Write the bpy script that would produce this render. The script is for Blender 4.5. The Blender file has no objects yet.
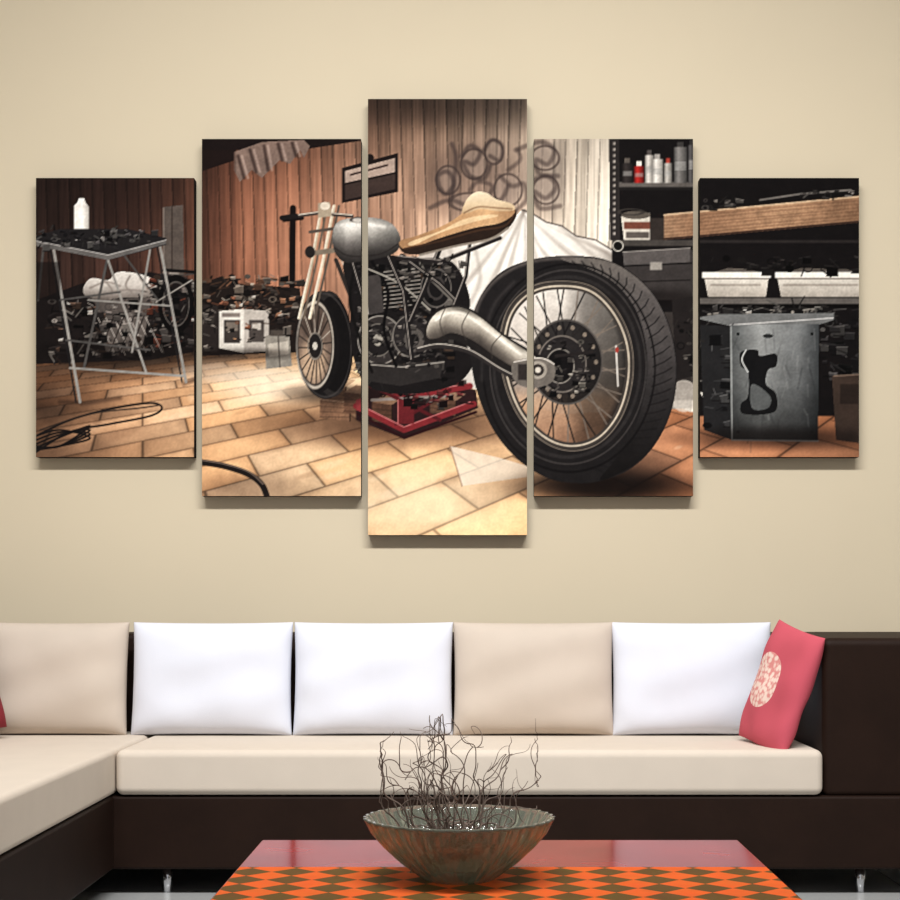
import bpy, bmesh, math, random
import numpy as np
from mathutils import Vector, Matrix

scene = bpy.context.scene
scene.view_settings.view_transform = 'Standard'
scene.view_settings.look = 'None'

def s2l(c):
    c = np.asarray(c, dtype=float) / 255.0
    return np.where(c <= 0.04045, c / 12.92, ((c + 0.055) / 1.055) ** 2.4)
def L(r, g, b): 
    v = s2l([r, g, b]); return (float(v[0]), float(v[1]), float(v[2]), 1.0)

# ------------------------------------------------------------------ materials
def mat(name, col, rough=0.6, metal=0.0, noise=0.0, nscale=20, bump=0.0, bscale=200, spec=0.5, coat=0.0):
    m = bpy.data.materials.new(name); m.use_nodes = True
    nt = m.node_tree; b = nt.nodes['Principled BSDF']
    b.inputs['Base Color'].default_value = col
    b.inputs['Roughness'].default_value = rough
    b.inputs['Metallic'].default_value = metal
    b.inputs['Specular IOR Level'].default_value = spec
    b.inputs['Coat Weight'].default_value = coat
    tc = nt.nodes.new('ShaderNodeTexCoord')
    if noise > 0:
        n = nt.nodes.new('ShaderNodeTexNoise'); n.inputs['Scale'].default_value = nscale
        n.inputs['Detail'].default_value = 4
        nt.links.new(tc.outputs['Object'], n.inputs['Vector'])
        r = nt.nodes.new('ShaderNodeValToRGB')
        r.color_ramp.elements[0].position = 0.3; r.color_ramp.elements[1].position = 0.7
        r.color_ramp.elements[0].color = tuple(c * (1 - noise) for c in col[:3]) + (1,)
        r.color_ramp.elements[1].color = tuple(min(1, c * (1 + noise)) for c in col[:3]) + (1,)
        nt.links.new(n.outputs['Fac'], r.inputs['Fac'])
        nt.links.new(r.outputs['Color'], b.inputs['Base Color'])
    if bump > 0:
        n2 = nt.nodes.new('ShaderNodeTexNoise'); n2.inputs['Scale'].default_value = bscale
        nt.links.new(tc.outputs['Object'], n2.inputs['Vector'])
        bp = nt.nodes.new('ShaderNodeBump'); bp.inputs['Strength'].default_value = bump
        bp.inputs['Distance'].default_value = 0.002
        nt.links.new(n2.outputs['Fac'], bp.inputs['Height'])
        nt.links.new(bp.outputs['Normal'], b.inputs['Normal'])
    return m

M_wall = mat('wall_paint', L(212, 199, 174), 0.9, noise=0.015, nscale=1.2, bump=0.05, bscale=300, spec=0.1)
M_side = mat('side_wall_paint', L(200, 196, 188), 0.9, noise=0.015, nscale=1.2, spec=0.1)
M_ceil = mat('ceiling_paint', L(220, 219, 216), 0.9, noise=0.01, spec=0.1)
M_frame = mat('sofa_dark_leather', L(34, 21, 15), 0.6, noise=0.12, nscale=6, bump=0.15, bscale=120, spec=0.12)
M_seat = mat('sofa_seat_fabric', L(209, 197, 183), 0.9, noise=0.02, nscale=8, bump=0.3, bscale=400, spec=0.1)
M_white = mat('white_fabric', L(220, 223, 234), 0.9, noise=0.015, nscale=8, bump=0.3, bscale=400, spec=0.1)
M_taupe = mat('taupe_fabric', L(199, 186, 173), 0.9, noise=0.02, nscale=8, bump=0.3, bscale=400, spec=0.1)
M_chrome = mat('chrome', L(205, 205, 208), 0.15, metal=1.0)
M_redglass = mat('red_lacquer_glass', L(134, 32, 24), 0.12, noise=0.2, nscale=4, spec=0.12)
M_redglass.node_tree.nodes['Principled BSDF'].inputs['IOR'].default_value = 1.22
M_tleg = mat('table_dark_wood', L(60, 22, 18), 0.35, noise=0.2, nscale=15)
M_twig = mat('dry_twig', L(112, 96, 86), 0.8, noise=0.35, nscale=40)

# ------------------------------------------------------------------ mesh helpers
def link(o, parent=None):
    scene.collection.objects.link(o)
    if parent: o.parent = parent
    return o
def empty(name, loc=(0, 0, 0)):
    e = bpy.data.objects.new(name, None); e.empty_display_size = 0.1; e.location = loc
    return link(e)
def rbox(name, x0, x1, y0, y1, z0, z1, m, bev=0.02, seg=4, parent=None, crown=0.0):
    me = bpy.data.meshes.new(name); bm = bmesh.new()
    bmesh.ops.create_cube(bm, size=1)
    cx, cy, cz = (x0+x1)/2, (y0+y1)/2, (z0+z1)/2
    for v in bm.verts:
        v.co = Vector((v.co.x*(x1-x0), v.co.y*(y1-y0), v.co.z*(z1-z0)))
    if bev > 0:
        bmesh.ops.bevel(bm, geom=list(bm.edges), offset=bev, segments=seg, profile=0.5, affect='EDGES')
    bm.to_mesh(me); bm.free()
    for p in me.polygons: p.use_smooth = bev > 0
    o = bpy.data.objects.new(name, me); link(o, parent)
    if parent: o.location = Vector((cx, cy, cz)) - parent.location
    else: o.location = (cx, cy, cz)
    me.materials.append(m)
    if bev > 0:
        w = o.modifiers.new('wn', 'WEIGHTED_NORMAL'); w.keep_sharp = False
    return o
def cyl(name, x, y, z0, z1, r, m, parent=None, n=24):
    me = bpy.data.meshes.new(name); bm = bmesh.new()
    bmesh.ops.create_cone(bm, cap_ends=True, segments=n, radius1=r, radius2=r, depth=z1-z0)
    bm.to_mesh(me); bm.free()
    for p in me.polygons: p.use_smooth = len(p.vertices) == 4
    o = bpy.data.objects.new(name, me); link(o, parent); me.materials.append(m)
    c = Vector((x, y, (z0+z1)/2)); o.location = c - (parent.location if parent else Vector())
    return o

# ------------------------------------------------------------------ room shell
XL, XR, YF, ZC = -3.3, 3.3, -8.6, 5.0
rbox('wall_back', XL, XR, 0.0, 0.12, 0, ZC, M_wall, bev=0)
rbox('wall_left', XL-0.12, XL, YF, 0.12, 0, ZC, M_side, bev=0)
rbox('wall_right', XR, XR+0.12, YF, 0.12, 0, ZC, M_side, bev=0)
rbox('ceiling', XL-0.12, XR+0.12, YF, 0.12, ZC, ZC+0.1, M_ceil, bev=0)
M_floor = bpy.data.materials.new('floor_tile'); M_floor.use_nodes = True
nt = M_floor.node_tree; b = nt.nodes['Principled BSDF']; b.inputs['Roughness'].default_value = 0.18
tc = nt.nodes.new('ShaderNodeTexCoord'); br = nt.nodes.new('ShaderNodeTexBrick')
br.offset = 0; br.inputs['Scale'].default_value = 1.0
br.inputs['Brick Width'].default_value = 0.8; br.inputs['Row Height'].default_value = 0.8
br.inputs['Mortar Size'].default_value = 0.004
br.inputs['Color1'].default_value = L(184, 185, 184); br.inputs['Color2'].default_value = L(176, 178, 178)
br.inputs['Mortar'].default_value = L(110, 110, 110)
nt.links.new(tc.outputs['Object'], br.inputs['Vector']); nt.links.new(br.outputs['Color'], b.inputs['Base Color'])
rbox('floor', XL-0.12, XR+0.12, YF, 0.12, -0.1, 0.0, M_floor, bev=0)
rbox('baseboard_back', XL, XR, -0.015, 0.0, 0.0, 0.1, M_ceil, bev=0.004, seg=2)

# ------------------------------------------------------------------ the print (painted numerically, printed on the canvases)
S = 2; OX, OY, AW, AH = 30, 95, 836, 446
W, H = AW*S, AH*S
img = np.zeros((H, W, 3)); 
YY, XX = np.mgrid[0:H, 0:W]
PX = OX + (XX + 0.5)/S; PY = OY + (YY + 0.5)/S
rnd = random.Random(11)

def vnoise(nx, ny, seed):
    r = np.random.default_rng(seed); g = r.random((ny+2, nx+2))
    fx = np.linspace(0, nx, W); fy = np.linspace(0, ny, H)
    ix = fx.astype(int); iy = fy.astype(int); tx = fx-ix; ty = (fy-iy)[:, None]
    tx = tx*tx*(3-2*tx); ty = ty*ty*(3-2*ty)
    a = g[iy][:, ix]; b_ = g[iy][:, ix+1]; c = g[iy+1][:, ix]; d = g[iy+1][:, ix+1]
    return (a*(1-tx)+b_*tx)*(1-ty) + (c*(1-tx)+d*tx)*ty
N_f = vnoise(520, 280, 1); N_m = vnoise(110, 60, 2); N_l = vnoise(24, 13, 3); N_v = vnoise(520, 10, 4)

def smooth(pts, closed=True, n=8):
    P = [np.array(p, float) for p in pts]; k = len(P); out = []
    rngk = range(k) if closed else range(k-1)
    for i in rngk:
        if closed: a, b1, c, d = P[i-1], P[i], P[(i+1) % k], P[(i+2) % k]
        else: a, b1, c, d = P[max(i-1, 0)], P[i], P[i+1], P[min(i+2, k-1)]
        for j in range(n):
            t = j/n
            out.append(0.5*((2*b1)+(c-a)*t+(2*a-5*b1+4*c-d)*t*t+(3*b1-a-3*c+d)*t**3))
    if not closed: out.append(P[-1])
    return [tuple(o) for o in out]
def bbox(pts, pad=0):
    xs = [p[0] for p in pts]; ys = [p[1] for p in pts]
    x0 = max(0, int((min(xs)-pad-OX)*S)-1); x1 = min(W, int((max(xs)+pad-OX)*S)+2)
    y0 = max(0, int((min(ys)-pad-OY)*S)-1); y1 = min(H, int((max(ys)+pad-OY)*S)+2)
    return x0, x1, y0, y1
def apply(x0, x1, y0, y1, m, col, alpha, tex=0.0):
    if x1 <= x0 or y1 <= y0: return
    sub = img[y0:y1, x0:x1]
    if callable(col): c = col(PX[y0:y1, x0:x1], PY[y0:y1, x0:x1])
    else: c = np.ones_like(sub)*np.array(col, float)
    if tex: c = c*(1+tex*(.7*(N_f[y0:y1, x0:x1]-.5)+.7*(N_m[y0:y1, x0:x1]-.5)))[..., None]
    a = (m*alpha)[..., None]
    img[y0:y1, x0:x1] = sub*(1-a)+c*a
def pmask(pts, x0, x1, y0, y1):
    px = PX[y0:y1, x0:x1]; py = PY[y0:y1, x0:x1]; m = np.zeros(px.shape, bool)
    k = len(pts)
    for i in range(k):
        xa, ya = pts[i]; xb, yb = pts[(i+1) % k]
        if ya == yb: continue
        c = ((ya > py) != (yb > py)) & (px < (xb-xa)*(py-ya)/(yb-ya)+xa)
        m ^= c
    return m
def poly(pts, col, a=1.0, sm=False, tex=0.12):
    if sm: pts = smooth(pts)
    bb = bbox(pts)
    if bb[1] <= bb[0] or bb[3] <= bb[2]: return
    apply(*bb, pmask(pts, *bb).astype(float), col, a, tex)
def rect(x0, y0, x1, y1, col, a=1.0, tex=0.12): poly([(x0, y0), (x1, y0), (x1, y1), (x0, y1)], col, a, tex=tex)
def stroke(pts, w, col, a=1.0, sm=False, w2=None, tex=0.1, closed=False, soft=0.0):
    if sm: pts = smooth(pts, closed)
    if closed: pts = list(pts)+[pts[0]]
    wm = max(w, w2 or w)
    bb = bbox(pts, wm+soft); x0, x1, y0, y1 = bb
    if x1 <= x0 or y1 <= y0: return
    px = PX[y0:y1, x0:x1]; py = PY[y0:y1, x0:x1]; best = np.full(px.shape, 1e9)
    n = len(pts)-1
    for i in range(n):
        (xa, ya), (xb, yb) = pts[i], pts[i+1]
        dx, dy = xb-xa, yb-ya; l2 = dx*dx+dy*dy+1e-9
        t = np.clip(((px-xa)*dx+(py-ya)*dy)/l2, 0, 1)
        ww = (w + ((w2 if w2 is not None else w)-w)*(i+t)/n)/2
        d = np.hypot(px-xa-t*dx, py-ya-t*dy)-ww
        best = np.minimum(best, d)
    e = max(soft, 0.35)
    apply(x0, x1, y0, y1, np.clip(0.5-best/(2*e), 0, 1), col, a, tex)
def ell(cx, cy, rx, ry, col, a=1.0, rot=0.0, ring=None, tex=0.12, soft=0.0):
    r = max(rx, ry)+(ring or 0)+soft*max(rx, ry)
    bb = bbox([(cx-r, cy-r), (cx+r, cy+r)]); x0, x1, y0, y1 = bb
    if x1 <= x0 or y1 <= y0: return
    px = PX[y0:y1, x0:x1]-cx; py = PY[y0:y1, x0:x1]-cy
    c, s = math.cos(rot), math.sin(rot); ux = (px*c+py*s)/rx; uy = (-px*s+py*c)/ry
    q = np.hypot(ux, uy)
    if ring: d = np.abs(q-1)*min(rx, ry)-ring/2; m = np.clip(0.5-d/0.7, 0, 1)
    elif soft:
        m = np.clip((1+soft-q)/(2*soft), 0, 1); m = m*m*(3-2*m)
    else: m = (q < 1).astype(float)
    apply(x0, x1, y0, y1, m, col, a, tex)
def dark(cx, cy, rx, ry, a, col=(16, 11, 10)): ell(cx, cy, rx, ry, col, a, soft=.7, tex=0)
def lg(xs, cols, axis='x'):
    cols = np.array(cols, float)
    def f(px, py):
        q = px if axis == 'x' else py
        return np.stack([np.interp(q, xs, cols[:, i]) for i in range(3)], -1)
    return f
def clutter(x0, y0, x1, y1, n, cols, smin=2, smax=10):
    for _ in range(n):
        x = rnd.uniform(x0, x1); y = rnd.uniform(y0, y1); s = rnd.uniform(smin, smax); c = rnd.choice(cols)
        if s > .6*smax: c = tuple(v*.7 for v in c)
        k = rnd.random()
        if k < .42:
            an = rnd.uniform(0, 6.28); stroke([(x, y), (x+s*math.cos(an)*1.5, y+s*math.sin(an))], rnd.uniform(.6, 1.7), c)
        elif k < .84:
            h = s*rnd.uniform(.3, 1.0); dy = rnd.uniform(-2, 2)
            poly([(x, y), (x+s, y+dy), (x+s, y+h), (x+rnd.uniform(-1, 2), y+h)], c)
            stroke([(x, y), (x+s, y+dy)], .8, tuple(min(230, v*1.7+14) for v in c), .8)
            stroke([(x, y+h), (x+s, y+h)], .9, (10, 8, 8), .8)
        else: ell(x, y, s*.4, s*rnd.uniform(.2, .4), c, ring=rnd.choice([None, None, 1]))

# wood wall
wc = lg([36, 120, 200, 230, 300, 360, 430, 520, 560, 620], [(54,40,36),(66,46,40),(92,62,50),(128,86,68),(144,100,80),(148,114,96),(168,138,119),(196,174,157),(200,186,171),(214,204,191)])
def wallcol(px, py):
    c = wc(px, py)
    f = np.interp(py, [99, 150, 200, 260, 340], [0.56, 0.82, 1.04, 1.14, 0.88])
    f = np.where(px > 530, np.interp(py, [139, 200, 300], [0.87, 1.05, 1.0]), f)
    xs = px+(py-200)*0.03*np.sign(px-460)
    pw = 11.5; idx = np.floor(xs/pw).astype(int); fr = xs/pw-idx
    var = np.array([0.92, 1.06, 0.98, 1.1, 0.93, 1.04, .88, 1.02, 1.08, .95, 1.0])[idx % 11]
    f = f*var*np.where(fr < 0.08, 0.58, np.where(fr < .2, .9, 1.0))
    return c*f[..., None]
apply(0, W, 0, H, np.ones((H, W)), wallcol, 1.0)
img *= (0.88+0.24*N_v)[..., None]
dark(447, 99, 120, 26, .4)
dark(60, 190, 120, 60, .35)
ell(330, 250, 60, 60, (196, 150, 124), .25, soft=.7, tex=0)

# floor
def floorcol(px, py):
    q = np.maximum(py-262, 20)
    Xw = (px-455)/q; Zw = 430.0/q
    an = math.radians(36); u = Xw*math.cos(an)+Zw*math.sin(an); v = -Xw*math.sin(an)+Zw*math.cos(an)
    tw, tl = 0.27, 0.44
    r = np.floor(v/tw).astype(int); uu = u/tl+0.5*(r % 2); c = np.floor(uu).astype(int)
    fu = uu-c; fv = v/tw-r
    h = np.modf(np.abs(np.sin(r*12.9898+c*78.233)*43758.5453))[0]
    h2 = np.modf(np.abs(np.sin(r*39.34+c*11.13)*24634.63))[0]
    base = lg([36, 150, 260, 350, 440, 530, 600, 660, 760, 860], [(184,142,112),(212,170,136),(230,194,160),(234,198,160),(240,202,162),(234,192,152),(158,122,100),(180,132,104),(182,128,98),(132,95,74)])(px, py)
    f = np.interp(py, [345, 370, 400, 440, 490, 535], [0.80, 1.0, 1.1, 1.04, 1.06, 1.1])
    edge = np.minimum(np.minimum(fu, 1-fu)*tl, np.minimum(fv, 1-fv)*tw)
    g_ = np.interp(edge, [0, .004, .008, .03, .06], [.54, .6, .88, .96, 1.0])
    f = f*(0.80+0.28*h)*g_
    base = base*np.stack([np.ones_like(h2), 1-.08*h2, 1-.17*h2], -1)
    return base*f[..., None]
fl = [(30, 362), (120, 356), (200, 350), (300, 346), (430, 372), (620, 380), (690, 412), (866, 412), (866, 545), (30, 545)]
poly(fl, floorcol, tex=0.06)
ell(285, 384, 60, 16, (250, 240, 224), 0.6, soft=0.7, tex=0); ell(430, 500, 80, 30, (254, 236, 210), 0.3, soft=0.7, tex=0)
ell(215, 372, 40, 8, (246, 234, 220), .4, soft=.7, tex=0)
for k in range(60):
    x = rnd.uniform(36, 690); y = rnd.uniform(375, 535); ell(x, y, rnd.uniform(3, 16), rnd.uniform(1.5, 5), (110, 78, 58) if k % 3 else (250, 236, 214), rnd.uniform(.08, .22), soft=.6, tex=0, rot=-.3)
dark(56, 400, 60, 26, .45); dark(120, 358, 100, 20, .65); dark(60, 450, 50, 16, .3); dark(250, 488, 60, 14, .3); dark(36, 430, 30, 60, .3)

# ---- left canvas: back clutter
poly([(163, 207), (183, 205), (184, 276), (163, 276)], (88, 80, 76)); stroke([(172, 206), (172, 275)], 1.2, (60, 50, 46)); stroke([(163.5, 208), (163.5, 276)], 1, (140, 130, 124))
poly([(36, 300), (80, 284), (150, 272), (194, 280), (194, 352), (150, 360), (36, 364)], (30, 25, 25))
poly([(84, 286), (92, 278), (108, 280), (118, 272), (140, 274), (156, 282), (152, 296), (120, 298), (96, 302), (84, 294)], lg([272, 285, 300], [(222,218,214),(194,188,184),(96,89,86)], 'y'), sm=True)
for p in [[(90,288),(106,282),(120,286)],[(96,296),(124,290),(150,292)],[(104,280),(112,290),(110,300)],[(130,276),(126,286),(136,296)],[(140,278),(148,290)]]: stroke(p, 1.8, (128,120,116), .8, sm=True, soft=.8)
poly([(94, 301), (152, 297), (148, 318), (102, 320)], (84, 78, 76)); 
PD = [(18,16,16),(56,50,50),(96,90,88),(34,30,30),(12,10,10),(74,58,50),(140,134,130)]
clutter(146, 272, 192, 348, 130, PD+[(110,60,46)], 3, 10)
clutter(44, 300, 150, 356, 130, PD+[(160,154,150)], 3, 10)
poly([(100, 322), (148, 316), (142, 350), (106, 352)], (130, 123, 119), .6)
for x in range(98, 150, 8): stroke([(x, 318), (x+16, 352)], 1.0, (188, 182, 178), .75)
for x in range(104, 156, 10): stroke([(x, 316), (x-14, 352)], 1.1, (36, 31, 30))
clutter(92, 316, 150, 354, 40, PD, 3, 9)
ell(176, 304, 16, 26, (14, 12, 12), ring=4); ell(176, 304, 13, 22, (90, 86, 84), ring=.9); stroke([(150, 282), (194, 298)], 2.4, (18, 16, 16)); stroke([(156, 302), (192, 280)], 1.4, (150, 146, 142)); stroke([(164, 270), (194, 272)], 3, (20,18,18))
dark(120, 352, 80, 10, .4)
for k, dy in enumerate([0, 4, 8, 12]):
    stroke([(36, 436+dy), (60, 430+dy*.6), (90, 438-dy), (60, 446), (36, 450-dy*.3)], 1.8, (26, 22, 22), sm=True)
stroke([(36, 436), (70, 420), (110, 409), (150, 403), (162, 408), (150, 416), (110, 424), (70, 432), (36, 452)], 1.9, (28, 24, 24), sm=True)
stroke([(40, 430), (90, 414), (140, 408), (160, 405)], 1.3, (50, 42, 38), sm=True)
for a_, b_ in [((82,404),(120,398)),((184,384),(194,380)),((60,402),(80,402))]: stroke([a_, b_], 3, (40,28,24), .5, soft=2)
G1 = (140, 138, 136); G2 = (80, 78, 78)
for a, b_, w, c in [((52,240),(80,402),3.0,G1),((49,240),(76,402),1.6,(36,34,36)),((160,246),(186,382),2.8,G1),((157,246),(182,382),1.5,(36,34,36)),
                    ((108,256),(84,368),2.6,G2),((106,254),(146,372),2.4,G1),((120,250),(158,300),1.8,G2),((44,242),(38,300),2.4,G2),
                    ((70,368),(184,376),2.4,G1),((66,340),(150,350),2.0,G2),((88,300),(172,306),1.8,G1),((150,250),(132,352),2.2,G1),((60,300),(120,292),1.8,G2)]:
    stroke([a, b_], w, c)
poly([(36, 236), (60, 229), (128, 229), (166, 238), (166, 245), (108, 260), (36, 246)], (36, 34, 36))
poly([(36, 241), (108, 255), (166, 240), (166, 244), (108, 260), (36, 246)], (98, 96, 96)); stroke([(36, 241), (108, 255), (166, 240)], 1, (170, 168, 168))
clutter(40, 229, 152, 246, 90, [(14,14,16),(64,62,64),(110,108,108),(30,28,30),(48,46,46)], 2, 8)
poly([(74, 206), (77, 203), (79, 198), (84, 198), (86, 203), (89, 207), (89, 229), (74, 229)], lg([74, 82, 89], [(232,230,226),(245,244,242),(176,172,168)]))
rect(36, 262, 60, 300, (18, 15, 15), .5)

# ---- second canvas wall pieces
poly([(200, 136), (366, 136), (366, 140), (300, 150), (236, 150), (236, 160), (200, 172)], (30, 22, 22))
poly([(234, 152), (262, 142), (304, 140), (310, 146), (304, 158), (300, 150), (290, 164), (280, 160), (262, 178), (252, 170), (240, 182), (234, 170)], (120, 102, 95))
for p in [[(238,156),(244,178)],[(250,150),(256,172)],[(264,146),(268,170)],[(278,144),(282,160)],[(292,143),(296,156)]]: stroke(p, 3, (62,48,45), .8, soft=1); stroke([(x+4,y) for x,y in p], 2, (170,150,142), .7, soft=1)
rect(202, 150, 236, 290, (40, 24, 20), .3)
stroke([(293, 208), (292, 286)], 6, (22, 16, 16)); stroke([(284, 220), (302, 218)], 4, (22, 16, 16))
poly([(342, 168), (398, 153), (398, 192), (342, 203)], (30, 22, 22)); poly([(345, 171), (395, 158), (395, 172), (345, 183)], (158, 140, 131))
poly([(345, 185), (395, 174), (395, 189), (345, 200)], (62, 50, 47)); poly([(350, 174), (388, 164), (388, 166), (350, 176)], (60, 44, 42)); ell(370, 158, 4, 4, (30, 22, 22))
gc = (62, 52, 51)
ell(470, 180, 50, 36, (66, 54, 52), .4, soft=.5, tex=0); ell(545, 178, 22, 40, (96, 86, 82), .45, soft=.5, tex=0)
for cx_, cy_, rx_, ry_ in [(448,180,12,14),(474,164,13,15),(494,152,9,12),(470,202,20,9),(508,190,14,16),(545,158,14,12),(546,190,13,14)]:
    ell(cx_, cy_, rx_, ry_, (150, 136, 128), .35, soft=.3, tex=0); ell(cx_, cy_, rx_, ry_, (56, 46, 45), .55, ring=2.2)
for p, w, a in [([(440,190),(438,176),(448,172),(454,184),(446,194),(440,188)],4.4,.6),([(452,196),(456,160),(452,144)],4.2,.6),
             ([(462,156),(470,146),(480,152),(474,164),(464,162),(470,176),(484,178),(490,166)],4.4,.6),([(484,150),(492,140),(502,146),(500,160),(490,156)],4,.55),
             ([(430,208),(450,200),(470,206),(482,196),(500,200),(508,186)],4.4,.55),([(470,190),(478,182),(492,186),(488,198)],4,.5),
             ([(508,170),(520,160),(518,150)],4,.5),([(516,150),(540,142),(554,150),(548,164),(536,160),(540,174),(558,176)],4.6,.5),
             ([(530,182),(546,176),(556,186),(546,198),(534,192),(540,208),(560,206)],4.6,.5),([(500,176),(512,186),(524,184),(526,200),(514,212)],4.4,.5)]:
    stroke(p, w, gc, a, sm=True, soft=1.3)

# clutter at left of front wheel
poly([(200, 284), (222, 276), (240, 284), (300, 288), (304, 352), (200, 356)], (34, 27, 25))
clutter(203, 276, 300, 314, 150, [(24,20,19),(66,58,54),(112,103,96),(46,36,33),(98,72,58),(34,28,26),(134,122,112),(116,84,66)], 3, 10)
clutter(218, 296, 268, 312, 34, [(160,151,142),(70,60,56),(120,78,60)], 2, 7)
poly([(219, 311), (244, 309), (269, 311), (269, 351), (244, 353), (219, 348)], (206, 202, 196)); poly([(244, 309), (269, 311), (269, 351), (244, 353)], (168, 162, 157))
rect(224, 320, 240, 343, (58, 52, 50)); rect(226, 322, 238, 331, (110, 102, 96)); rect(249, 320, 264, 342, (72, 66, 64)); rect(222, 313, 240, 317, (120, 112, 108)); rect(252, 323, 261, 330, (180, 174, 168))
clutter(222, 322, 266, 344, 16, [(40,36,34),(130,122,116),(150,96,70)], 2, 5)
poly([(202, 304), (218, 306), (218, 352), (202, 352)], (44, 38, 37)); clutter(202, 304, 216, 350, 20, [(80,74,70),(20,18,18),(110,104,100)], 3, 8)
poly([(265, 336), (289, 332), (292, 366), (266, 369)], (134, 130, 124)); rect(270, 330, 284, 336, (70, 64, 60)); poly([(268, 344), (288, 341), (289, 354), (269, 357)], (176, 170, 162)); stroke([(278, 334), (280, 367)], 1.2, (80, 74, 70))
clutter(270, 302, 296, 334, 26, [(60,52,50),(120,112,106),(24,20,20),(70,48,38)], 3, 8)
dark(245, 354, 50, 5, .5)

# ---- white sheet behind the machine
sheet = lambda px, py: lg([430, 470, 520, 600, 690], [(186,178,172),(224,219,214),(240,236,231),(216,210,204),(160,152,146)])(px, py)*np.interp(py, [210, 300, 410], [1.0, .97, .8])[..., None]
poly([(404, 262), (440, 248), (470, 240), (500, 226), (510, 222), (522, 210), (530, 212), (546, 222), (562, 226), (576, 236), (596, 240), (612, 250), (626, 250), (650, 262), (690, 290), (692, 408), (560, 414), (430, 376)], sheet, tex=.03)
apex = (524, 211)
for (tx, ty), w, a in [((452, 300),5,.6),((462,340),6,.5),((476,350),5,.55),((488,300),4,.6),((506,290),5,.5),((522,280),4,.6),((540,290),5,.55),((560,270),4,.6),((590,270),5,.6),((620,285),4,.5),((606,252),2.5,.6)]:
    m_ = ((apex[0]+tx)/2+rnd.uniform(-4, 4), (apex[1]+ty)/2+rnd.uniform(2, 8))
    stroke([apex, m_, (tx, ty)], 1, (140, 131, 125), a, sm=True, w2=w, soft=2.2, tex=0)
    stroke([(apex[0]+2, apex[1]+3), (m_[0]+5, m_[1]+1), (tx+8, ty)], .6, (252, 250, 247), .6, sm=True, w2=w*.8, soft=1.6, tex=0)
for p in [[(560,226),(600,262),(640,300)],[(576,236),(620,262),(660,300)],[(450,250),(462,290),(452,330)],[(474,244),(480,280),(466,310)]]:
    stroke(p, 3, (150, 142, 136), .6, sm=True, soft=2, tex=0)
stroke([(522, 210), (530, 212), (546, 222), (562, 226), (576, 236), (596, 240), (612, 250), (628, 250)], 1.3, (74, 66, 64))
rect(640, 300, 694, 400, (30, 26, 26), .8); dark(640, 260, 30, 14, .45)

# ---- right shelves
rect(612, 136, 866, 312, (22, 19, 20)); rect(694, 300, 866, 416, (22, 19, 20))
poly([(609, 136), (619, 136), (620, 242), (610, 240)], (46, 42, 42))
for y in range(142, 238, 6): rect(613, y, 615.5, y+3, (140, 134, 130))
rect(619, 182, 694, 189, (92, 88, 86)); rect(619, 187, 694, 190, (34, 32, 32))
for x, w, h, c, cap in [(622,11,20,(58,52,52),(90,84,80)),(634,10,17,(176,42,38),(214,208,202)),(645,9,28,(206,202,198),(80,76,76)),(652,11,24,(224,220,216),(150,146,144)),(664,8,20,(180,176,172),(150,60,50)),(674,13,36,(126,124,124),(60,58,58)),(688,6,38,(92,90,92),(50,48,48))]:
    rect(x, 183-h, x+w, 183, lg([x, x+w*.35, x+w], [tuple(v*.55 for v in c), c, tuple(v*.5 for v in c)])); rect(x+w*.25, 183-h-5, x+w*.75, 183-h, cap)
    rect(x+1, 183-h*.6, x+w-1, 183-h*.35, tuple(min(255, 255-v*.6) for v in c), .35)
poly([(621, 216), (650, 213), (650, 240), (624, 241)], (190, 184, 175)); ell(636, 215, 14.5, 4, (90, 84, 78)); rect(624, 222, 650, 229, (110, 66, 54)); rect(626, 232, 649, 238, (90, 84, 80)); rect(650, 218, 664, 240, (52, 46, 44))
ell(631, 212, 12, 3, (60, 56, 54), ring=1)
wood2 = lg([664, 700, 780, 860], [(152, 122, 98), (138, 106, 83), (170, 134, 106), (130, 100, 78)])
poly([(664, 214), (700, 211), (866, 195), (866, 222), (700, 237), (664, 240)], wood2, tex=.2)
stroke([(664, 215), (700, 211.5), (866, 196)], 1.6, (206, 178, 150), .8); stroke([(664, 239), (700, 236), (866, 221)], 2.2, (54, 38, 32), .9)
for k in range(6): stroke([(664, 218+k*3.6), (700, 215+k*3.6), (780, 207.5+k*3.6+rnd.uniform(-1,1)), (866, 200+k*3.6)], .8, (90, 64, 50), .5)
clutter(700, 197, 740, 208, 14, [(60,56,56),(100,96,94),(30,28,28)], 3, 9); stroke([(760, 200), (800, 194), (850, 190)], 2, (110, 106, 104)); clutter(800, 190, 856, 197, 16, [(60,56,56),(110,106,104),(30,28,28)], 2, 8)
rect(612, 240, 694, 246, (70, 66, 64)); rect(694, 240, 866, 243, (44, 40, 40))
poly([(623, 252), (690, 248), (694, 252), (694, 300), (626, 300)], (60, 56, 56)); poly([(623, 252), (690, 248), (690, 262), (624, 266)], (88, 84, 84)); stroke([(624, 266), (692, 263)], 1.4, (20, 18, 18)); rect(650, 262, 662, 270, (140, 136, 132)); stroke([(623,252),(690,248)],1,(140,136,134))
stroke([(628, 282), (690, 280)], 1.2, (30, 27, 27)); dark(660, 298, 40, 8, .5)
ell(618, 246, 5, 5, (20, 18, 18)); ell(618, 246, 5, 5, (170, 166, 160), ring=1.2)
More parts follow.
